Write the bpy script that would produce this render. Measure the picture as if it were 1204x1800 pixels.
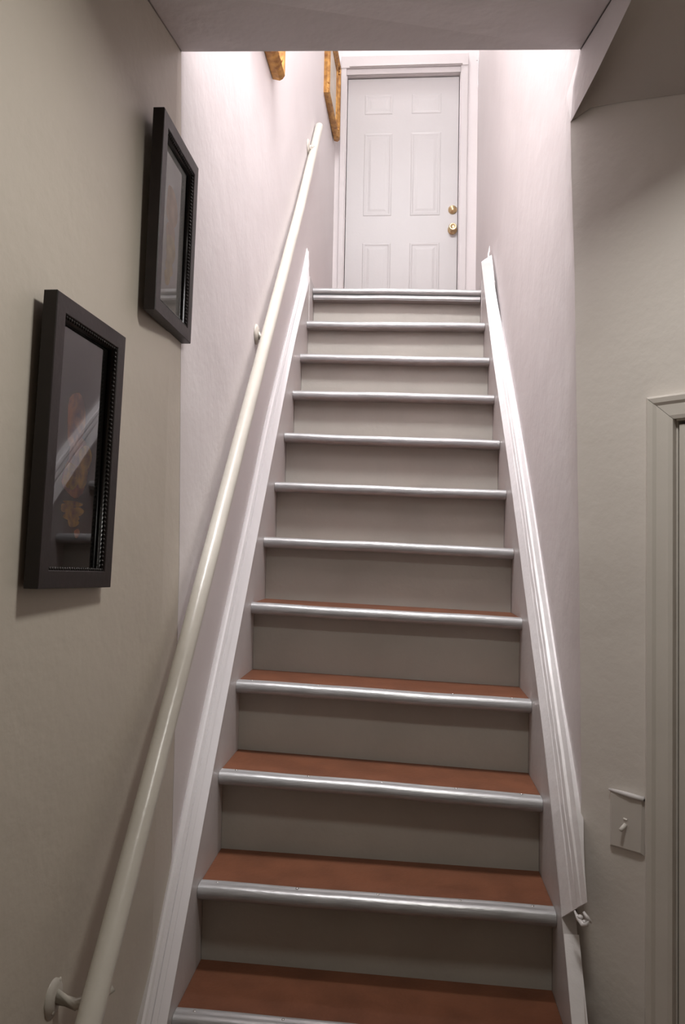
import bpy, bmesh, math, random
from mathutils import Vector, Matrix
random.seed(7)
for o in list(bpy.data.objects): bpy.data.objects.remove(o)
SC = bpy.context.scene
COL = SC.collection

# ------------------------------------------------------------------ camera
cd = bpy.data.cameras.new('camera'); cam = bpy.data.objects.new('camera', cd); COL.objects.link(cam)
cd.sensor_fit = 'VERTICAL'; cd.sensor_height = 36.0; cd.lens = 28.0; cd.clip_start = 0.02
cam.matrix_world = (Matrix.Translation((0.0642, -1.89927, 1.35445)) @ Matrix.Rotation(0.07881, 4, 'Z')
                    @ Matrix.Rotation(math.pi / 2 + 0.0434, 4, 'X') @ Matrix.Rotation(0.01909, 4, 'Z'))
SC.camera = cam

# ------------------------------------------------------------------ exposure, world, lights
SC.view_settings.view_transform = 'Standard'
SC.view_settings.look = 'None'
SC.view_settings.gamma = 1.0
SC.view_settings.use_curve_mapping = False
SC.view_settings.exposure = 0.0
W = bpy.data.worlds.new('world'); SC.world = W; W.use_nodes = True
W.node_tree.nodes['Background'].inputs[0].default_value = (0.9, 0.88, 0.85, 1)
W.node_tree.nodes['Background'].inputs[1].default_value = 0.02

def area(name, loc, aim, size, power, color, shape='DISK', size_y=None, spread=math.pi):
    l = bpy.data.lights.new(name, 'AREA'); l.energy = power; l.color = color
    l.shape = shape; l.size = size; l.spread = spread
    if size_y: l.size_y = size_y
    o = bpy.data.objects.new(name, l); COL.objects.link(o); o.location = loc
    o.rotation_euler = (Vector(aim) - Vector(loc)).to_track_quat('-Z', 'Y').to_euler()
    return o
area('stairwell_ceiling_light', (0.0, -0.09, 5.3), (0.02, 0.30, 0), 0.62, 129, (1.0, 0.995, 1.0))
area('landing_ceiling_light', (0.02, 3.0, 6.0), (0.02, 2.7, 0), 0.36, 15, (1.0, 0.99, 0.99))
area('hall_ceiling_light', (0.28, -0.62, 2.46), (0.24, -1.30, 0.6), 0.24, 11.4, (1.0, 0.97, 0.91))

# ------------------------------------------------------------------ materials
def nd(nt, t, **k):
    n = nt.nodes.new(t)
    for a, b in k.items(): setattr(n, a, b)
    return n
def mat(name, color, rough=0.5, var=0.06, var_scale=3.0, bump=0.0, bump_scale=40.0, metal=0.0, spec=0.5,
        lump=0.0, lump_scale=5.0, color2=None, mix_scale=60.0, stretch=None, coat=0.0):
    m = bpy.data.materials.new(name); m.use_nodes = True; nt = m.node_tree
    b = nt.nodes['Principled BSDF']; L = nt.links
    b.inputs['Roughness'].default_value = rough; b.inputs['Metallic'].default_value = metal
    b.inputs['Specular IOR Level'].default_value = spec
    if coat: b.inputs['Coat Weight'].default_value = coat
    tc = nd(nt, 'ShaderNodeTexCoord'); src = tc.outputs['Object']
    if stretch:
        mp = nd(nt, 'ShaderNodeMapping'); mp.inputs['Scale'].default_value = stretch
        L.new(src, mp.inputs['Vector']); src = mp.outputs['Vector']
    n1 = nd(nt, 'ShaderNodeTexNoise'); n1.inputs['Scale'].default_value = var_scale; n1.inputs['Detail'].default_value = 5
    L.new(src, n1.inputs['Vector'])
    mx = nd(nt, 'ShaderNodeMix', data_type='RGBA')
    c = color; d = color2 or tuple(max(0, x * (1 - var * 2)) for x in c)
    mx.inputs[6].default_value = (*c, 1); mx.inputs[7].default_value = (*d, 1)
    mr = nd(nt, 'ShaderNodeMapRange'); mr.inputs[1].default_value = 0.35; mr.inputs[2].default_value = 0.7
    L.new(n1.outputs['Fac'], mr.inputs[0]); L.new(mr.outputs[0], mx.inputs[0])
    L.new(mx.outputs[2], b.inputs['Base Color'])
    prev = None
    for amt, sc in ((lump, lump_scale), (bump, bump_scale)):
        if amt:
            n2 = nd(nt, 'ShaderNodeTexNoise'); n2.inputs['Scale'].default_value = sc; n2.inputs['Detail'].default_value = 4
            L.new(src, n2.inputs['Vector'])
            bp = nd(nt, 'ShaderNodeBump'); bp.inputs['Strength'].default_value = 1.0; bp.inputs['Distance'].default_value = amt
            L.new(n2.outputs['Fac'], bp.inputs['Height'])
            if prev: L.new(prev, bp.inputs['Normal'])
            prev = bp.outputs['Normal']
    if prev: L.new(prev, b.inputs['Normal'])
    return m
M = {}
M['stair_wall'] = mat('white_plaster_paint', (0.765, 0.72, 0.72), 0.55, 0.02, 2.0, 0.0009, 45, lump=0.007, lump_scale=4)
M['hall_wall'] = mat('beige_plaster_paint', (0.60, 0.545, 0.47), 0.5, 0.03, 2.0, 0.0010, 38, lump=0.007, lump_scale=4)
M['side_wall'] = mat('beige_plaster_paint_lit', (0.80, 0.755, 0.71), 0.5, 0.03, 2.0, 0.0010, 38, lump=0.007, lump_scale=4)  # hall beige lightened: lamp light missing on the diagonal wall put into the colour
M['ceiling'] = mat('ceiling_paint', (0.74, 0.70, 0.71), 0.6, 0.03, 2.0, 0.0016, 30, lump=0.012, lump_scale=5)
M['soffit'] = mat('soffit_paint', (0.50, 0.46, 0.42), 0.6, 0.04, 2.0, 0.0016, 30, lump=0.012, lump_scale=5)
M['floor'] = mat('brown_floor_paint', (0.17, 0.075, 0.045), 0.5, 0.1, 6, 0.001, 60)
M['tread'] = mat('terracotta_tread_paint', (0.175, 0.066, 0.034), 0.5, 0.14, 9, 0.0008, 90, spec=0.3)
M['riser'] = mat('grey_riser_paint', (0.47, 0.455, 0.415), 0.42, 0.05, 5, 0.0008, 50, spec=0.4)
M['nosing'] = mat('silver_painted_nosing', (0.47, 0.465, 0.47), 0.30, 0.12, 14, 0.0006, 40, metal=0.35, stretch=(1, 8, 8))
M['trim'] = mat('white_gloss_trim', (0.80, 0.775, 0.785), 0.35, 0.02, 6, 0.0008, 30)
M['trim_lumpy_lit'] = mat('thick_white_trim_paint_lit', (0.90, 0.875, 0.885), 0.35, 0.03, 9, 0.0014, 34)  # lumpy right trim; whiter than the left, missing light put into the colour
M['casing_up'] = mat('landing_casing_paint', (0.62, 0.585, 0.585), 0.4, 0.02, 5, 0.0008, 40)
M['stringer'] = mat('stringer_paint', (0.58, 0.54, 0.53), 0.4, 0.04, 5, 0.001, 40)
M['casing_hall'] = mat('hall_casing_paint', (0.74, 0.70, 0.65), 0.4, 0.03, 4, 0.0008, 40)
M['door'] = mat('white_door_paint', (0.53, 0.515, 0.515), 0.4, 0.015, 3, 0.0004, 60)
M['rail'] = mat('cream_white_rail_paint', (0.63, 0.595, 0.53), 0.3, 0.05, 7, 0.0012, 30)
M['frame'] = mat('dark_espresso_wood', (0.014, 0.007, 0.0065), 0.45, 0.2, 20, 0.0004, 90)
M['bead'] = mat('black_beading', (0.010, 0.007, 0.006), 0.3, 0.1, 20)
M['gold'] = mat('antique_gold_leaf', (0.62, 0.34, 0.10), 0.35, 0.2, 30, 0.001, 120, metal=0.55, color2=(0.26, 0.11, 0.035))
M['mount'] = mat('pale_picture_paper', (0.62, 0.55, 0.47), 0.7, 0.1, 12)
M['brass'] = mat('polished_brass', (0.80, 0.62, 0.36), 0.28, 0.08, 12, metal=1.0)
M['print'] = mat('dark_print_paper', (0.045, 0.042, 0.042), 0.8, 0.2, 8)
M['pale_print'] = mat('pale_grey_print_paper', (0.86, 0.85, 0.855), 0.8, 0.06, 8)
M['pale_orange'] = mat('pale_orange_print_ink', (0.88, 0.70, 0.55), 0.8, 0.1, 30)
M['pale_yellow'] = mat('pale_yellow_print_ink', (0.90, 0.78, 0.52), 0.8, 0.1, 30)
M['orange'] = mat('orange_print_ink', (0.85, 0.30, 0.07), 0.8, 0.25, 30, color2=(0.26, 0.10, 0.06))
M['yellow'] = mat('yellow_print_ink', (0.95, 0.55, 0.04), 0.8, 0.25, 40, color2=(0.36, 0.16, 0.02))
M['dark'] = mat('dark_gap', (0.02, 0.018, 0.016), 0.8)
M['plate'] = mat('painted_switch_plate', (0.70, 0.66, 0.62), 0.35, 0.02, 10)
M['toggle'] = mat('white_plastic', (0.85, 0.82, 0.78), 0.25, 0.02, 10)
M['steel'] = mat('steel_screw', (0.75, 0.74, 0.72), 0.25, 0.05, 10, metal=0.9)
def glass(ior=2.1, name='picture_glass'):
    m = bpy.data.materials.new(name); m.use_nodes = True; nt = m.node_tree
    nt.nodes.remove(nt.nodes['Principled BSDF']); out = nt.nodes['Material Output']
    t = nd(nt, 'ShaderNodeBsdfTransparent'); t.inputs[0].default_value = (0.93, 0.95, 0.94, 1)
    g = nd(nt, 'ShaderNodeBsdfGlossy'); g.inputs['Roughness'].default_value = 0.02
    f = nd(nt, 'ShaderNodeFresnel'); f.inputs['IOR'].default_value = ior
    x = nd(nt, 'ShaderNodeMixShader')
    nt.links.new(f.outputs[0], x.inputs[0]); nt.links.new(t.outputs[0], x.inputs[1]); nt.links.new(g.outputs[0], x.inputs[2])
    nt.links.new(x.outputs[0], out.inputs[0])
    return m
M['glass'] = glass(); M['glass_bright'] = glass(1.75, 'coated_picture_glass')

# ------------------------------------------------------------------ mesh helpers
def mesh_obj(name, verts, faces, m, parent=None, smooth=False, solid=0.0, bevel=0.0, recalc=True):
    me = bpy.data.meshes.new(name); me.from_pydata([tuple(v) for v in verts], [], faces)
    if recalc:
        bm = bmesh.new(); bm.from_mesh(me); bmesh.ops.recalc_face_normals(bm, faces=bm.faces); bm.to_mesh(me); bm.free()
    me.materials.append(M[m]); o = bpy.data.objects.new(name, me); COL.objects.link(o)
    if smooth:
        for p in me.polygons: p.use_smooth = True
    if parent: o.parent = parent; o.matrix_parent_inverse = Matrix()
    if solid:
        s = o.modifiers.new('solid', 'SOLIDIFY'); s.thickness = solid; s.offset = -1.0
    if bevel:
        b = o.modifiers.new('bevel', 'BEVEL'); b.width = bevel; b.segments = 2; b.limit_method = 'ANGLE'
    return o
class MB:
    def __init__(s): s.v = []; s.f = []
    def add(s, vs, fs):
        n = len(s.v); s.v += [tuple(v) for v in vs]; s.f += [tuple(i + n for i in f) for f in fs]
    def hexa(s, c):   # 8 corners: 4 bottom ring, 4 top ring
        s.add(c, [(0, 3, 2, 1), (4, 5, 6, 7), (0, 1, 5, 4), (1, 2, 6, 5), (2, 3, 7, 6), (3, 0, 4, 7)])
    def box(s, a, b):
        x0, y0, z0 = a; x1, y1, z1 = b
        s.hexa([(x0, y0, z0), (x1, y0, z0), (x1, y1, z0), (x0, y1, z0), (x0, y0, z1), (x1, y0, z1), (x1, y1, z1), (x0, y1, z1)])
    def loft(s, rings, closed=True, caps=True):
        n = len(rings[0]); vs = [v for r in rings for v in r]; fs = []
        for i in range(len(rings) - 1):
            for j in range(n if closed else n - 1):
                k = (j + 1) % n
                fs.append((i * n + j, i * n + k, (i + 1) * n + k, (i + 1) * n + j))
        if caps and closed:
            fs.append(tuple(range(n - 1, -1, -1))); fs.append(tuple((len(rings) - 1) * n + j for j in range(n)))
        s.add(vs, fs)
    def tube(s, pts, rad, seg=16, caps=True):
        pts = [Vector(p) for p in pts]; rings = []
        for i, p in enumerate(pts):
            t = (pts[min(i + 1, len(pts) - 1)] - pts[max(i - 1, 0)]).normalized()
            a = t.cross(Vector((1, 0.0, 0.03))).normalized(); b = t.cross(a).normalized()
            r = rad[i] if isinstance(rad, (list, tuple)) else rad
            rings.append([p + (a * math.cos(q) + b * math.sin(q)) * r for q in [2 * math.pi * j / seg for j in range(seg)]])
        s.loft(rings, caps=caps)
    def lathe(s, origin, axis, prof, seg=24):
        o = Vector(origin); ax = Vector(axis).normalized(); a = ax.orthogonal().normalized(); b = ax.cross(a)
        s.loft([[o + ax * h + (a * math.cos(q) + b * math.sin(q)) * max(r, 1e-5) for q in [2 * math.pi * j / seg for j in range(seg)]] for r, h in prof])
    def ball(s, c, r, seg=8, ring=5, sq=(1, 1, 1)):
        c = Vector(c)
        s.loft([[c + Vector((math.sin(t) * math.cos(q) * sq[0], math.sin(t) * math.sin(q) * sq[1], math.cos(t) * sq[2])) * r
                 for q in [2 * math.pi * j / seg for j in range(seg)]] for t in [max(0.02, math.pi * i / ring) if i < ring else math.pi - 0.02 for i in range(ring + 1)]])
    def build(s, name, m, parent=None, **k): return mesh_obj(name, s.v, s.f, m, parent, **k)
def struct(o): o['kind'] = 'structure'; return o
def empty(name, loc, label, cat, group=None):
    o = bpy.data.objects.new(name, None); COL.objects.link(o); o.location = loc; o.empty_display_size = 0.05
    o['label'] = label; o['category'] = cat
    if group: o['group'] = group
    return o
def under(o, parent):     # keep world placement under an empty that is only translated / rotated
    bpy.context.view_layer.update()
    o.parent = parent; o.matrix_parent_inverse = parent.matrix_world.inverted(); return o
def lerp(a, b, t): return a + (b - a) * t
def interp(x, xs, ys):
    if x <= xs[0]: return ys[0]
    for i in range(len(xs) - 1):
        if x <= xs[i + 1]: return lerp(ys[i], ys[i + 1], (x - xs[i]) / (xs[i + 1] - xs[i]))
    return ys[-1]
def grid_mesh(name, rows, m, skip=(), **k):
    n = len(rows[0]); vs = [v for r in rows for v in r]
    fs = [(i * n + j, i * n + j + 1, (i + 1) * n + j + 1, (i + 1) * n + j) for i in range(len(rows) - 1) for j in range(n - 1) if (i, j) not in skip]
    return mesh_obj(name, vs, fs, m, **k)
def orient(o, toward):    # make a sheet's normals face a point before solidify
    me = o.data; c = sum((p.center.dot(p.normal) - Vector(toward).dot(p.normal)) * p.area for p in me.polygons)
    if c > 0: me.flip_normals()

# ------------------------------------------------------------------ the setting
FZ = -0.40; TOPZ = 6.20; LZ = 2.738
ROOM = (0.0, -1.0, 1.4)
def wall_sheet(name, rows, m, toward, skip=(), solid=0.08):
    o = grid_mesh(name, rows, m, skip, recalc=True); orient(o, toward)
    s = o.modifiers.new('solid', 'SOLIDIFY'); s.thickness = solid; s.offset = -1.0
    return struct(o)
# left wall of the stairwell, its front edge a little out of plumb
edge = [(FZ, 0.11), (1.30, 0.10), (1.852, 0.060), (2.575, -0.006), (TOPZ, -0.006)]
lx = lambda y: -0.51 + 0.04 * max(y, 0) / 3.57
wall_sheet('wall_left_stair', [[(lx(y0 if j == 0 else y), y0 if j == 0 else y, z) for j, y in enumerate((0, 0.6, 2.0, 3.62))] for z, y0 in edge], 'stair_wall', (0, 1, 2))
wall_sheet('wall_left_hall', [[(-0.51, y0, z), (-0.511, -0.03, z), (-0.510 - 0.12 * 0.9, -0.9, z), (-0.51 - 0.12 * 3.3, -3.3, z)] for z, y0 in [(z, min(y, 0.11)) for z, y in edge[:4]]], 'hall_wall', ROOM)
# right wall of the stairwell: rough arris towards the hall
AR = [(FZ, -0.022), (0.222, -0.020), (0.48, 0.0), (0.751, 0.0105), (1.31, 0.0), (1.742, -0.0114), (2.066, -0.0189), (2.338, -0.0312), (2.467, -0.0339), (2.645, -0.0061)]
D0 = Vector((0.5001, 0.1386, 0)); DV = Vector((math.cos(math.radians(46)), -math.sin(math.radians(46)), 0)); DN = Vector((-math.sin(math.radians(46)), -math.cos(math.radians(46)), 0))
def onD(s, z, out=0.0): return D0 + DV * s + DN * out + Vector((0, 0, z))
AP = [onD(s, z) for z, s in AR]
rx = lambda y: 0.50 + 0.022 * (y - 0.13) / 3.44
wall_sheet('wall_right_stair', [[tuple(p), (rx(0.35), 0.35, p.z), (rx(2.0), 2.0, p.z), (rx(3.62), 3.62, p.z)] for p in AP] +
           [[(0.497, 0.143, TOPZ), (rx(0.35), 0.35, TOPZ), (rx(2.0), 2.0, TOPZ), (rx(3.62), 3.62, TOPZ)]], 'stair_wall', (0, 1, 2))
# diagonal wall with the switch and the side door
DC = (0.2493, 1.06, 1.55)
DH = 1.6589
rowsD = []
for z in sorted({FZ, 0.222, 0.48, 0.751, 1.31, DH, 1.742, 2.066, 2.338, 2.467, 2.645}):
    s0 = interp(z, [a[0] for a in AR], [a[1] for a in AR])
    rowsD.append([tuple(onD(s, z)) for s in (s0, 0.12) + DC])
wall_sheet('wall_right_hall', rowsD, 'side_wall', (-0.5, -1.5, 1.4), skip={(i, 2) for i in range(5)})
# hall ceiling, dark soffit beside it and the plaster edge between them
ceil = [(-0.511, -0.006, 2.575), (0.496, 0.143, 2.645), (0.518, -0.082, 2.62), (0.62, -0.9, 2.62), (1.75, -1.15, 2.62), (1.75, -3.3, 2.60), (-0.92, -3.3, 2.575), (-0.539, -0.25, 2.575)]
o = mesh_obj('ceiling_hall', ceil + [(x, y, z + 0.16) for x, y, z in ceil],
             [tuple(range(8)), tuple(range(15, 7, -1))] + [(i, (i + 1) % 8, (i + 1) % 8 + 8, i + 8) for i in range(8)], 'ceiling', bevel=0.006); struct(o)
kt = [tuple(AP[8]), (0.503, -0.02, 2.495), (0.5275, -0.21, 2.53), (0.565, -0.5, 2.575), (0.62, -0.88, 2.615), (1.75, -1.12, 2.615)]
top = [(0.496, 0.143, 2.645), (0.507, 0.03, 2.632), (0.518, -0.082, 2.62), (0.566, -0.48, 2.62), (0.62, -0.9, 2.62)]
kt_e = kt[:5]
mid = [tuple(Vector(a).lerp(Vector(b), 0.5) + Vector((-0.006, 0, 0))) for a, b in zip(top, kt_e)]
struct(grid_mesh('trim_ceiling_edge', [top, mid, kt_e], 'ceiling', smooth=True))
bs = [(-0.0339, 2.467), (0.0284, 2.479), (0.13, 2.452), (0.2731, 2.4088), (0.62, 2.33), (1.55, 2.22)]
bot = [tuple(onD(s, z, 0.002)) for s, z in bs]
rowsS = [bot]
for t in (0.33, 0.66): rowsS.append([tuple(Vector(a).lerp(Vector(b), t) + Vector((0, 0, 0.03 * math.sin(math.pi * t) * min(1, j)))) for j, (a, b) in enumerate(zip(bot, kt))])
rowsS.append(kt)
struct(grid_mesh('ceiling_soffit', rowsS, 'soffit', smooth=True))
# closing walls of the hall behind the camera, floor
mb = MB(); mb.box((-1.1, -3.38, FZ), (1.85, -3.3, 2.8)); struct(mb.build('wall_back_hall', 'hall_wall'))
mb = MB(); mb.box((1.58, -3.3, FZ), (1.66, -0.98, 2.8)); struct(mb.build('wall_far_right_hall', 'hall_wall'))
mb = MB(); mb.box((-1.1, -3.38, FZ - 0.1), (1.85, 0.3, FZ)); struct(mb.build('floor', 'floor'))
# upstairs: landing floor, back wall with door opening, front wall over the hall ceiling, stairwell ceiling
mb = MB(); mb.box((-0.447, 2.345, LZ - 0.14), (0.442, 2.66, LZ - 0.002)); mb.box((-0.50, 2.66, LZ - 0.14), (0.53, 3.75, LZ - 0.002)); struct(mb.build('floor_landing', 'tread'))
mb = MB(); mb.hexa([(-0.49, 2.17, LZ - 0.5), (-0.450, 2.17, LZ - 0.5), (-0.448, 2.66, LZ - 0.5), (-0.485, 2.66, LZ - 0.5), (-0.49, 2.17, LZ + 0.02), (-0.450, 2.17, LZ + 0.02), (-0.448, 2.66, LZ + 0.03), (-0.482, 2.66, LZ + 0.03)]); struct(mb.build('baseboard_left', 'stringer'))
mb = MB(); mb.hexa([(0.443, 2.25, LZ - 0.5), (0.514, 2.25, LZ - 0.5), (0.516, 2.66, LZ - 0.5), (0.443, 2.66, LZ - 0.5), (0.443, 2.25, LZ + 0.02), (0.514, 2.25, LZ + 0.02), (0.516, 2.66, LZ + 0.03), (0.443, 2.66, LZ + 0.03)]); struct(mb.build('baseboard_right', 'stringer'))
DX0, DX1, DT = -0.392, 0.398, 4.672
mb = MB()
mb.box((-0.56, 3.57, LZ - 0.1), (DX0, 3.70, TOPZ)); mb.box((DX1, 3.57, LZ - 0.1), (0.60, 3.70, TOPZ)); mb.box((DX0, 3.57, DT + 0.004), (DX1, 3.70, TOPZ))
struct(mb.build('wall_back_landing', 'stair_wall'))
mb = MB(); mb.box((-0.60, -1.08, 2.70), (0.62, -1.00, TOPZ)); struct(mb.build('wall_front_stairwell', 'stair_wall'))
mb = MB(); mb.box((-0.60, -1.00, 2.70), (-0.52, 0.0, TOPZ)); struct(mb.build('wall_left_landing', 'stair_wall'))
mb = MB(); mb.box((0.50, -1.00, 2.70), (0.60, 0.14, TOPZ)); struct(mb.build('wall_right_landing', 'stair_wall'))
mb = MB(); mb.box((-0.62, -1.08, TOPZ), (0.64, 3.70, TOPZ + 0.08)); struct(mb.build('ceiling_stairwell', 'stair_wall'))

# ------------------------------------------------------------------ back door at the landing
door = struct(bpy.data.objects.new('door_1', None)); COL.objects.link(door); door.location = (DX0, 3.6, LZ)
mb = MB(); mb.box((DX0 + 0.004, 3.60, LZ + 0.006), (DX1 - 0.004, 3.64, DT - 0.004))
under(mb.build('door_leaf', 'door', bevel=0.002), door)
def door_panel(x0, x1, z0, z1):
    mb = MB(); y = 3.60
    def ring(e, d): return [(x0 + e, y + d, z0 + e), (x1 - e, y + d, z0 + e), (x1 - e, y + d, z1 - e), (x0 + e, y + d, z1 - e)]
    mb.loft([ring(0, 0.0005), ring(0.006, -0.0022), ring(0.014, -0.0022), ring(0.022, -0.0006), ring(0.034, -0.0006), ring(0.050, -0.0020)], caps=False)
    n = len(mb.v); mb.f.append((n - 4, n - 3, n - 2, n - 1))
    return under(mb.build('door_panel', 'door'), door)
for x0, x1 in ((DX0 + 0.125, DX0 + 0.325), (DX0 + 0.455, DX0 + 0.665)):
    for z0, z1 in ((DT - 0.265, DT - 0.120), (DT - 0.995, DT - 0.400), (LZ + 0.16, DT - 1.185)):
        door_panel(x0, x1, z0, z1)
KX = 0.360
mb = MB(); mb.lathe((KX, 3.60, 3.572), (0, -1, 0), [(0.0, 0), (0.033, 0), (0.033, 0.005), (0.026, 0.010), (0.013, 0.014), (0.012, 0.030), (0.019, 0.036), (0.0265, 0.046), (0.0275, 0.056), (0.024, 0.064), (0.018, 0.0665), (0.017, 0.0645), (0.0, 0.0645)])
k = under(mb.build('door_knob', 'brass', smooth=True), door); k['label'] = 'brass door knob'
mb = MB(); mb.lathe((KX, 3.60, 3.715), (0, -1, 0), [(0.0, 0), (0.031, 0), (0.031, 0.006), (0.024, 0.016), (0.012, 0.018), (0.011, 0.020), (0.0, 0.020)])
k = under(mb.build('deadbolt', 'brass', smooth=True), door); k['label'] = 'round brass deadbolt'
# casing: two legs and a stepped head
def casing(name, xa, xb, za, zb):
    mb = MB(); mb.box((xa, 3.545, za), (xb, 3.57, zb))
    return struct(mb.build(name, 'casing_up', bevel=0.003))
casing('trim_1', -0.434, DX0 - 0.004, LZ, 4.722); casing('trim_2', DX1 + 0.004, 0.452, LZ, 4.722)
mb = MB(); mb.box((-0.434, 3.540, 4.716), (0.452, 3.57, 4.80)); mb.box((DX0 - 0.004, 3.556, DT + 0.004), (DX1 + 0.004, 3.57, 4.716)); mb.box((-0.375, 3.528, 4.719), (0.412, 3.545, 4.727))
struct(mb.build('trim_3', 'casing_up', bevel=0.002))
mb = MB(); mb.tube([(.5215, 3.50, 4.95), (.5205, 3.50, 4.79), (.5155, 3.50, 4.68), (.5150, 3.50, 4.60), (.5160, 3.50, 4.545), (.5150, 3.50, 4.50)], [.006, .0065, .004, .003, .005, .001], 8)
mb.ball((.5085, 3.50, 4.72), .006, 8, 5, (1, 1, .6)); struct(mb.build('trim_9', 'trim', smooth=True))
# ------------------------------------------------------------------ side door in the diagonal wall
def dbox(mb, s0, s1, z0, z1, o0, o1):
    mb.hexa([onD(s0, z0, o0), onD(s1, z0, o0), onD(s1, z0, o1), onD(s0, z0, o1), onD(s0, z1, o0), onD(s1, z1, o0), onD(s1, z1, o1), onD(s0, z1, o1)])
def mould(mb, rings): mb.loft(rings)
mb = MB()   # left leg, profiled and mitred at the head
prof = [(0.1866, 0.0), (0.1866, 0.014), (0.193, 0.020), (0.205, 0.018), (0.212, 0.013), (0.240, 0.012), (0.2493, 0.009), (0.2493, 0.0)]
mb.loft([[onD(s, FZ, o) for s, o in prof], [onD(s, 1.7156 - (s - 0.1866) * 0.905, o) for s, o in prof]])
struct(mb.build('trim_4', 'casing_hall'))
mb = MB()
profh = [(1.7156 - (s - 0.1866) * 0.905, s, o) for s, o in prof]
mb.loft([[onD(s + 0.0015, z, o) for z, s, o in profh], [onD(1.31 - s, z, o) for z, s, o in profh]])
struct(mb.build('trim_5', 'casing_hall'))
mb = MB(); mb.loft([[onD(1.31 - s, FZ, o) for s, o in prof], [onD(1.31 - s, 1.7156 - (s - 0.1866) * 0.905, o) for s, o in prof]])
struct(mb.build('trim_6', 'casing_hall'))
mb = MB()   # jamb lining
dbox(mb, 0.2493, 0.2530, FZ, DH, -0.08, -0.008); dbox(mb, 1.056, 1.06, FZ, DH, -0.08, 0.0); dbox(mb, 0.2530, 1.056, DH - 0.004, DH, -0.08, 0.0)
struct(mb.build('trim_7', 'casing_hall'))
d2 = struct(bpy.data.objects.new('door_2', None)); COL.objects.link(d2); d2.location = onD(0.26, FZ)
mb = MB(); dbox(mb, 0.2575, 1.053, FZ + 0.01, DH - 0.012, -0.045, -0.003)
under(mb.build('door_leaf', 'casing_hall', bevel=0.002), d2)
mb = MB()
for s0, s1, z0, z1 in ((0.37, 0.61, 0.75, 1.5), (0.70, 0.94, 0.75, 1.5), (0.37, 0.61, -0.2, 0.55), (0.70, 0.94, -0.2, 0.55)): dbox(mb, s0, s1, z0, z1, -0.006, 0.003)
under(mb.build('door_panel', 'casing_hall', bevel=0.006), d2)
# old notch beside the casing, where the plate's top edge meets it
mb = MB(); mb.ball(onD(0.1855, 0.787, 0.006), 0.006, 8, 5, (1, 1, 0.7)); struct(mb.build('trim_8', 'dark'))

# ------------------------------------------------------------------ staircase
RUN = 0.20971
ZL = {-1: -0.197, 0: 0.026, 1: .250, 2: .463, 3: .699, 4: .923, 5: 1.155, 6: 1.385, 7: 1.609, 8: 1.839, 9: 2.065, 10: 2.285, 11: 2.506, 12: 2.747}
ZR = {-1: -0.222, 0: 0.001, 1: .225, 2: .443, 3: .661, 4: .892, 5: 1.126, 6: 1.360, 7: 1.589, 8: 1.815, 9: 2.048, 10: 2.268, 11: 2.495, 12: 2.731}
xl = lambda y: interp(y, [0, .6, 2.3], [-.461, -.461, -.449])
xr = lambda y: interp(y, [0, .8, 2.3], [.460, .460, .444])
ZC = {}
for i in ZL:   # drop by the overhang so the visible top edge of the nosing sits right
    y = (i - 1) * RUN; s = max(0.0, ((ZL[i] + ZR[i]) / 2 - 1.354) / (y + 1.9)); dz = 0.03 * s
    ZL[i] -= dz; ZR[i] -= dz
stairs = empty('staircase', (0, -0.42, FZ), 'steep straight staircase with brown treads, grey risers and silver nosings', 'staircase')
def xbar(mb, prof, y0, zl, zr, xa, xb, n=10, wob=0.0):
    """extrude a (dy, dz) profile across the stair between xa and xb, following the step's slight sag"""
    rings = []
    for j in range(n + 1):
        t = j / n; x = lerp(xa, xb, t); w = wob * math.sin(7 * t + y0 * 40) + wob * .6 * math.sin(17 * t + y0 * 90)
        rings.append([(x, y0 + dy, lerp(zl, zr, t) + dz + w) for dy, dz in prof])
    mb.loft(rings)
def nose_prof(th, d0=-0.030, d1=0.015):
    r = th * 0.5; p = [(d1, 0.0), (d1 - 0.012, 0.001), (d1 - 0.0135, 0.0), (d1 - 0.0245, 0.0005), (d0 + r * 0.75, 0.0)]
    for k in range(1, 9):
        a = math.pi / 2 + math.pi * k / 9; p.append((d0 + r * 0.8 + r * 0.8 * math.cos(a), -r + r * math.sin(a)))
    p += [(d0 + r * 0.75, -th), (0.026, -th), (0.026, -0.004), (d1, -0.004)]
    return p
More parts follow.
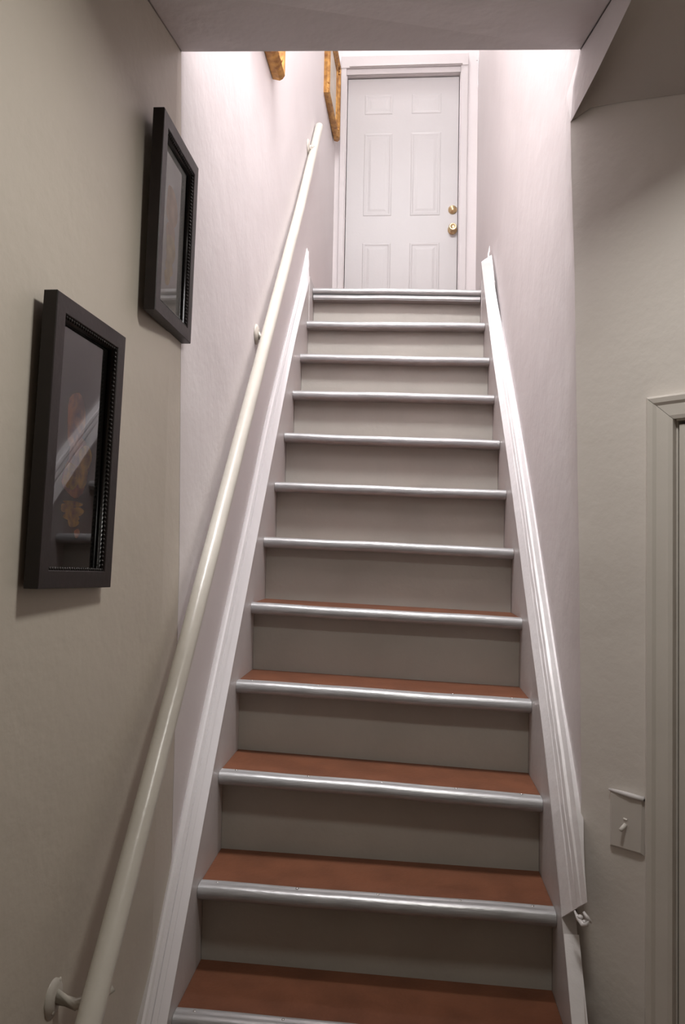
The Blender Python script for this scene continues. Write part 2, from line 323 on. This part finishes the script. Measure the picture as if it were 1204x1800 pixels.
for i in range(-1, 13):
    y = (i - 1) * RUN; a, b = xl(y) , xr(y)
    last = i == 12
    mb = MB(); xbar(mb, nose_prof(0.032 if last else 0.038), y, ZL[i], ZR[i], a + 0.001, b - 0.001, 14, 0.0009)
    nz = under(mb.build('nosing', 'nosing', smooth=True), stairs); nz['label'] = 'silver metal strip on the step edge'
    e = nz.modifiers.new('edges', 'EDGE_SPLIT'); e.split_angle = math.radians(50)
    if last:
        mb = MB(); xbar(mb, [(-0.020, 0), (-0.026, -0.008), (-0.027, -0.018), (-0.022, -0.028), (0.026, -0.030), (0.026, 0)], y, ZL[i] - 0.036, ZR[i] - 0.036, a + 0.004, b - 0.004, 14, 0.0012)
        under(mb.build('landing_moulding', 'nosing'), stairs)
    if 1 <= i <= 4:
        for t in (0.05, 0.28, 0.51, 0.74, 0.94):
            mb = MB(); mb.ball((lerp(a, b, t), y + 0.004, lerp(ZL[i], ZR[i], t) + 0.0006), 0.0045, 8, 4, (1, 1, 0.4))
            under(mb.build('screw', 'steel', smooth=True), nz)
    # riser below this nosing
    zbL = ZL[i - 1] if i > -1 else FZ; zbR = ZR[i - 1] if i > -1 else FZ
    mb = MB(); yr = y + 0.030
    a2, b2 = xl(yr) + 0.001, xr(yr) - 0.001
    zt = 0.004
    mb.hexa([(a2, yr, zbL - 0.004), (b2, yr, zbR - 0.004), (b2, yr + 0.018, zbR - 0.004), (a2, yr + 0.018, zbL - 0.004),
             (a2, yr, ZL[i] - zt - 0.03), (b2, yr, ZR[i] - zt - 0.03), (b2, yr + 0.018, ZR[i] - zt - 0.03), (a2, yr + 0.018, ZL[i] - zt - 0.03)])
    under(mb.build('riser', 'riser'), stairs)
    # tread behind the nosing
    if not last:
        mb = MB(); y0 = y + 0.013; y1 = y + RUN + 0.046
        c = []
        for dz in (-0.03, -0.0015):
            c += [(xl(y0) + 0.001, y0, ZL[i] + dz), (xr(y0) - 0.001, y0, ZR[i] + dz), (xr(y1) - 0.001, y1, ZR[i] + dz), (xl(y1) + 0.001, y1, ZL[i] + dz)]
        mb.hexa(c); under(mb.build('tread', 'tread'), stairs)
# stringers with their cap mouldings
LI = [(-0.461, -0.6, -0.385), (-.461, -.066, .257), (-.461, .174, .55), (-.461, .508, .935), (-.458, .973, 1.475), (-.456, 1.337, 1.893), (-.453, 1.747, 2.36), (-.450, 2.108, 2.69), (-.450, 2.13, 2.715)]
LO = [(-0.512, -0.64, -0.365), (-.507, -.109, .279), (-.506, .114, .571), (-.502, .418, .948), (-.497, .893, 1.471), (-.493, 1.216, 1.873), (-.488, 1.696, 2.346), (-.483, 2.123, 2.761), (-.482, 2.27, 2.951)]
RI = [(.460, .121, .462), (.460, .272, .706), (.460, .512, .964), (.460, .84, 1.291), (.458, .98, 1.463), (.455, 1.304, 1.802), (.450, 1.75, 2.242), (.445, 2.23, 2.79), (.444, 2.295, 2.874)]
RO = [(.496, .014, .547), (.497, .14, .748), (.498, .375, .988), (.499, .677, 1.296), (.500, .829, 1.459), (.501, 1.167, 1.783), (.503, 1.64, 2.21), (.498, 2.30, 2.845), (.495, 2.39, 2.94)]
def resample(path, n):
    P = [Vector(p) for p in path]; L = [0]
    for i in range(1, len(P)): L.append(L[-1] + (P[i] - P[i - 1]).length)
    out = []
    for k in range(n):
        q = L[-1] * k / (n - 1)
        for i in range(1, len(P)):
            if q <= L[i] + 1e-9: out.append(P[i - 1].lerp(P[i], (q - L[i - 1]) / (L[i] - L[i - 1]))); break
    # gentle smoothing keeps the board straight
    for _ in range(6):
        out = [out[0]] + [(out[i - 1] + out[i] * 2 + out[i + 1]) / 4 for i in range(1, n - 1)] + [out[-1]]
    return out
def band(name, I, O, prof, side, n=40, rough=0.0, paint='trim'):
    I = resample(I, n); O = resample(O, n); rings = []
    for i in range(n):
        t = (I[min(i + 1, n - 1)] - I[max(i - 1, 0)]).normalized(); c = O[i] - I[i]
        nn = c.cross(t).normalized()
        if nn.x * side > 0: nn = -nn
        r = []
        e = min(1.0, (i + 0.3) / 4.0) if side > 0 else 1.0
        for f, h in prof: r.append(I[i] + c * f + nn * (h * e + (rough * random.uniform(-1, 1) if 0 < f < 1 else 0)))
        r += [O[i] + Vector((side * (0.012 if side < 0 else 0.0), 0, -0.01 * e)) - nn * 0.02 * e * e, I[i] + Vector((side * 0.004, 0, -0.035 * e * e)) ]
        rings.append(r)
    mb = MB(); mb.loft(rings); o = mb.build(name, paint); return under(o, stairs)
profL = [(0, 0), (0.03, 0.003), (0.40, 0.003), (0.425, -0.004), (0.45, 0.007), (0.66, 0.007), (0.685, -0.001), (0.71, 0.008), (0.86, 0.008), (0.90, 0.003), (0.99, 0.001)]
o = band('skirt_moulding', LI, LO, profL, -1); o['label'] = 'grooved white cap moulding along the left skirt board'
profR = [(0, 0), (0.03, 0.003), (0.38, 0.003), (0.44, 0.000), (0.47, 0.006), (0.60, 0.007), (0.63, 0.003), (0.67, 0.009), (0.78, 0.009), (0.82, 0.004), (0.99, 0.002)]
rm = band('skirt_moulding', RI, RO, profR, 1, 56, 0.0007, 'trim_lumpy_lit'); rm['label'] = 'lumpy white cap moulding along the right skirt board'
def skirt(name, I, side, x_out):
    P = resample(I, 30); mb = MB(); rings = []
    for p in P:
        rings.append([(p.x, p.y, p.z - 0.004), (p.x, p.y, max(FZ, p.z - 0.62)), (x_out(p.y), p.y, max(FZ, p.z - 0.62)), (x_out(p.y), p.y, p.z - 0.004)])
    mb.loft(rings); return under(mb.build(name, 'stringer'), stairs)
skirt('skirt_board', LI, -1, lambda y: lx(y) + 0.001)
RI2 = [(.460, -.44, -.385), (.460, -.001, .279), (.460, .117, .453)] + RI[1:]
skirt('skirt_board', RI2, 1, lambda y: 0.494)
mb = MB(); a = Vector((.460, -.44, -.378)); m1 = Vector((.460, -.001, .281)); b = Vector((.460, .098, .433))
rings = []
for p in (a, m1, b): rings.append([p, p + Vector((0.037, 0.004, -0.002)), p + Vector((0.037, 0.03, -0.03)), p + Vector((0.001, 0.03, -0.03))])
mb.loft(rings); o = under(mb.build('skirt_cap', 'trim_lumpy_lit'), stairs); o['label'] = 'plain white cap strip below the end of the right moulding'
# curled, broken end of the right moulding
mb = MB()
mb.tube([(.474, .045, .512), (.480, .030, .500), (.487, .016, .494), (.495, .010, .497), (.500, .012, .508)], [.002, .0050, .0060, .0045, .002], 8)
mb.tube([(.490, .022, .520), (.496, .012, .512), (.503, .012, .505), (.507, .018, .497)], [.003, .0050, .0035, .001], 8)
mb.ball((.484, .030, .505), .007, 8, 6, (1, 1.1, .7)); mb.ball((.492, .018, .500), .006, 8, 6, (1.1, 1, .7))
under(mb.build('paint_lump', 'trim', smooth=True), rm)
# torn paint at the top of the right moulding
mb = MB(); mb.tube([(.488, 2.36, 2.90), (.490, 2.39, 2.95), (.497, 2.42, 2.975), (.500, 2.43, 3.01)], [.005, .004, .005, .001], 7)
under(mb.build('paint_tear', 'trim', smooth=True), rm)

# ------------------------------------------------------------------ handrail
rail = empty('handrail', (-0.5, -0.5, 0.5), 'long white painted pipe handrail climbing the left wall', 'handrail')
ra = Vector((-0.458, -0.62, 0.465)); rb = Vector((-0.458, 1.0242, 2.1609)); rc = Vector((-0.458, 2.50, 3.735))
pts = [ra, ra.lerp(rb, .33), ra.lerp(rb, .66), rb, rb.lerp(rc, .5) + Vector((0, 0.012, -0.012)), rc]
mb = MB(); mb.tube(pts, 0.0225, 24)
o = under(mb.build('rail_pipe', 'rail', smooth=True), rail)
e = o.modifiers.new('edges', 'EDGE_SPLIT'); e.split_angle = math.radians(60)
def bracket(y, z, wallx, off):
    mb = MB(); w = Vector((wallx, y - 0.03, z - 0.02))
    mb.lathe(w, (1, 0, 0), [(0.0, 0.0), (0.038, 0.0), (0.037, 0.005), (0.022, 0.010), (0.0, 0.011)], 16)
    mb.tube([w + Vector((0.004, 0, 0)), w + Vector((off * 0.45, 0.0, -0.012)), w + Vector((off * 0.85, 0.015, 0.0)), w + Vector((off, 0.028, 0.012))], [0.014, 0.011, 0.011, 0.014], 10)
    br = under(mb.build('bracket', 'rail', smooth=True), rail)
    for dy, dz in ((0.014, 0.022), (-0.012, -0.022)):
        mb = MB(); mb.ball(w + Vector((0.007, dy, dz)), 0.006, 8, 4, (0.5, 1, 1)); under(mb.build('bracket_screw', 'rail', smooth=True), br)
bracket(-0.415, 0.54, -0.568, 0.10); bracket(1.02, 2.155, -0.4985, 0.036); bracket(2.255, 3.50, -0.4845, 0.022)
# ------------------------------------------------------------------ dark framed pictures
def dark_picture(name, c, U, V, label, group, motif, paper='print'):
    c = Vector(c); U = Vector(U); V = Vector(V); w = U.length; h = V.length
    u = U.normalized(); n = u.cross(V).normalized()
    if n.x < 0: n = -n
    v = n.cross(u) if n.cross(u).z > 0 else u.cross(n)
    root = empty(name, c - n * 0.026 - v * h / 2, label, 'picture', group)
    P = lambda a, b, d: c + u * a + v * b + n * d          # d = 0 at the front face
    def ring(ea, d): return [P(-w / 2 + ea, -h / 2 + ea, d), P(w / 2 - ea, -h / 2 + ea, d), P(w / 2 - ea, h / 2 - ea, d), P(-w / 2 + ea, h / 2 - ea, d)]
    mb = MB(); mb.loft([ring(0, -0.026), ring(0, -0.0015), ring(0.0015, 0), ring(0.0305, 0), ring(0.032, -0.0015), ring(0.0325, -0.005)], caps=False)
    n0 = len(mb.v); 
    under(mb.build('frame', 'frame'), root)
    mb = MB(); mb.loft([ring(0.0318, -0.004), ring(0.036, -0.008), ring(0.038, -0.0195), ring(0.032, -0.0195)], caps=False)
    e = 0.0345
    for (ax, lo_, hi_) in (('a', -w / 2 + e, w / 2 - e), ('b', -h / 2 + e, h / 2 - e)):
        k = int((hi_ - lo_) / 0.0085)
        for i in range(k + 1):
            t = lerp(lo_, hi_, i / k)
            for sgn in (-1, 1):
                q = P(t, sgn * (h / 2 - e), -0.0055) if ax == 'a' else P(sgn * (w / 2 - e), t, -0.0055)
                mb.ball(q, 0.0036, 6, 4)
    under(mb.build('beading', 'bead', smooth=True), root)
    e = 0.034
    mb = MB(); mb.add([P(-w / 2 + e, -h / 2 + e, -0.017), P(w / 2 - e, -h / 2 + e, -0.017), P(w / 2 - e, h / 2 - e, -0.017), P(-w / 2 + e, h / 2 - e, -0.017)], [(0, 1, 2, 3)])
    go = mb.build('glass', 'glass' if paper == 'print' else 'glass_bright', recalc=False)
    if go.data.polygons[0].normal.dot(n) < 0: go.data.flip_normals()
    under(go, root)
    mb = MB(); mb.box((0, 0, 0), (1, 1, 1)); W2, H2 = w - 2 * e + 0.004, h - 2 * e + 0.004
    mb.v = [tuple(P(-W2 / 2 + x * W2, -H2 / 2 + z * H2, -0.024 + y * 0.004)) for x, y, z in mb.v]
    pr = under(mb.build('print', paper), root)
    me = pr.data; bm = bmesh.new(); bm.from_mesh(me)
    k = 0
    for m, shapes in motif.items():
        me.materials.append(M[m]); k += 1
        for q, poly in enumerate(shapes):
            f = bm.faces.new([bm.verts.new(pr.matrix_world.inverted() @ P(-W2 / 2 + x * W2, -H2 / 2 + z * H2, -0.0197 + 0.00008 * (k * 12 + q) * 0.1)) for x, z in poly]); f.material_index = k
    bm.to_mesh(me); bm.free()
    return root
def blob(cx, cy, rx_, ry_, n=18, ph=0.0, wob=0.12):
    return [(cx + rx_ * math.cos(t) * (1 + wob * math.sin(3 * t + ph)), cy + ry_ * math.sin(t) * (1 + wob * math.sin(2 * t + ph))) for t in [2 * math.pi * i / n for i in range(n)]]
mot1 = {'orange': [blob(.45, .62, .16, .13, ph=1), blob(.55, .47, .20, .10, ph=2), blob(.48, .38, .20, .08, ph=3), blob(.60, .155, .05, .02)],
        'yellow': [blob(.66, .475, .12, .06, ph=.4), blob(.42, .385, .13, .06, ph=2.2), blob(.62, .40, .12, .05, ph=5), blob(.50, .275, .17, .012), blob(.40, .252, .12, .022, ph=1.5), blob(.58, .245, .12, .02), blob(.48, .222, .14, .022, ph=3), blob(.52, .197, .10, .02, ph=.6)]}
mot2 = {'pale_orange': [blob(.50, .66, .20, .13, ph=2), blob(.50, .48, .15, .10)], 'pale_yellow': [blob(.52, .40, .16, .10, ph=1), blob(.50, .30, .13, .06, ph=3), blob(.45, .22, .10, .05)]}
PG = 'dark framed pictures on the left wall'
dark_picture('framed_picture', (-.5297, -.4633, 1.5250), (.0213, .2757, -.010), (.0092, .0175, .5125), 'larger dark framed picture at left, nearest the camera, orange and yellow print', PG, mot1)
dark_picture('framed_picture', (-.4845, -.0693, 2.0928), (.0035, .2796, -.004), (.0064, .0065, .4577), 'narrower dark framed picture hanging higher, at the corner of the stairwell, glass reflecting pale', PG, mot2, 'pale_print')
# ------------------------------------------------------------------ gilt framed pictures high on the stairwell wall
def gilt_picture(c, w, h, depth, rw, label, yaw_y):
    y0, z0 = c; x0 = lx(y0 + w / 2) + 0.002
    root = empty('gilt_picture', (x0, y0 + w / 2, z0), label, 'picture', 'gilt framed pictures above the handrail')
    sl = 0.04 / 3.57 + yaw_y
    P = lambda a, b, d: (x0 + d + sl * (a - w / 2), y0 + a, z0 + b)
    def ring(e, d): return [P(e, e, d), P(w - e, e, d), P(w - e, h - e, d), P(e, h - e, d)]
    mb = MB(); mb.loft([ring(0.004, 0.0), ring(0.0, depth * .55), ring(0.004, depth * .8), ring(rw * .22, depth), ring(rw * .36, depth * .9), ring(rw * .6, depth * .55), ring(rw * .8, depth * .62), ring(rw, depth * .45), ring(rw, depth * .15)], caps=False)
    fr = under(mb.build('frame', 'gold'), root)
    for a, b in ((0, 0), (w, 0), (w, h), (0, h)):   # carved corner ornaments
        mb = MB()
        for k in range(14):
            da, db = random.uniform(0.004, rw * 1.6), random.uniform(0.004, rw * .7)
            if random.random() < .5: da, db = db, da
            mb.ball(P(a + (da if a == 0 else -da), b + (db if b == 0 else -db), depth * .75), 0.007, 6, 4, (1, 1.2, 1.2))
        under(mb.build('corner_ornament', 'gold', smooth=True), fr)
    mb = MB(); e = rw - 0.002; mb.box((0, 0, 0), (1, 1, 1)); mb.v = [P(e + y * (w - 2 * e), e + z * (h - 2 * e), depth * (.15 + .15 * x)) for x, y, z in mb.v]
    under(mb.build('print', 'mount'), root)
gilt_picture((0.70, 3.225), 0.50, 0.55, 0.050, 0.055, 'gilt framed picture mostly hidden above the ceiling edge, only its lower corner showing', 0)
gilt_picture((2.86, 4.145), 0.60, 0.52, 0.040, 0.046, 'gilt framed picture beside the white door at the stair top', 0.012)

# ------------------------------------------------------------------ light switch on the diagonal wall
sw = empty('light_switch', onD(0.137, 0.657), 'painted over light switch plate beside the side door', 'light switch')
mb = MB()
def dring(e, o): return [onD(0.0915 + e, 0.657 + e, o), onD(0.1795 - e, 0.6595 + e, o), onD(0.1815 - e, 0.788 - e, o), onD(0.0915 + e, 0.788 - e, o)]
mb.loft([dring(0, 0.0), dring(0, 0.004), dring(0.006, 0.009)]); under(mb.build('switch_plate', 'plate'), sw)
mb = MB(); mb.tube([onD(0.090, 0.789, 0.006), onD(0.12, 0.7895, 0.008), onD(0.15, 0.789, 0.009), onD(0.181, 0.7885, 0.008)], [.003, .0055, .0065, .006], 8)
o = under(mb.build('paint_ridge', 'trim', smooth=True), sw); o['label'] = 'thick white paint ridge along the top edge'
mb = MB(); mb.tube([onD(0.134, 0.718, 0.008), onD(0.133, 0.714, 0.016), onD(0.131, 0.708, 0.024)], [0.005, 0.005, 0.0045], 8)
o = under(mb.build('toggle', 'toggle', smooth=True), sw); o['label'] = 'small white toggle pointing down'
mb = MB(); mb.tube([onD(0.130, 0.732, 0.009), onD(0.140, 0.731, 0.010)], 0.0022, 6); under(mb.build('toggle_slot', 'toggle'), sw)
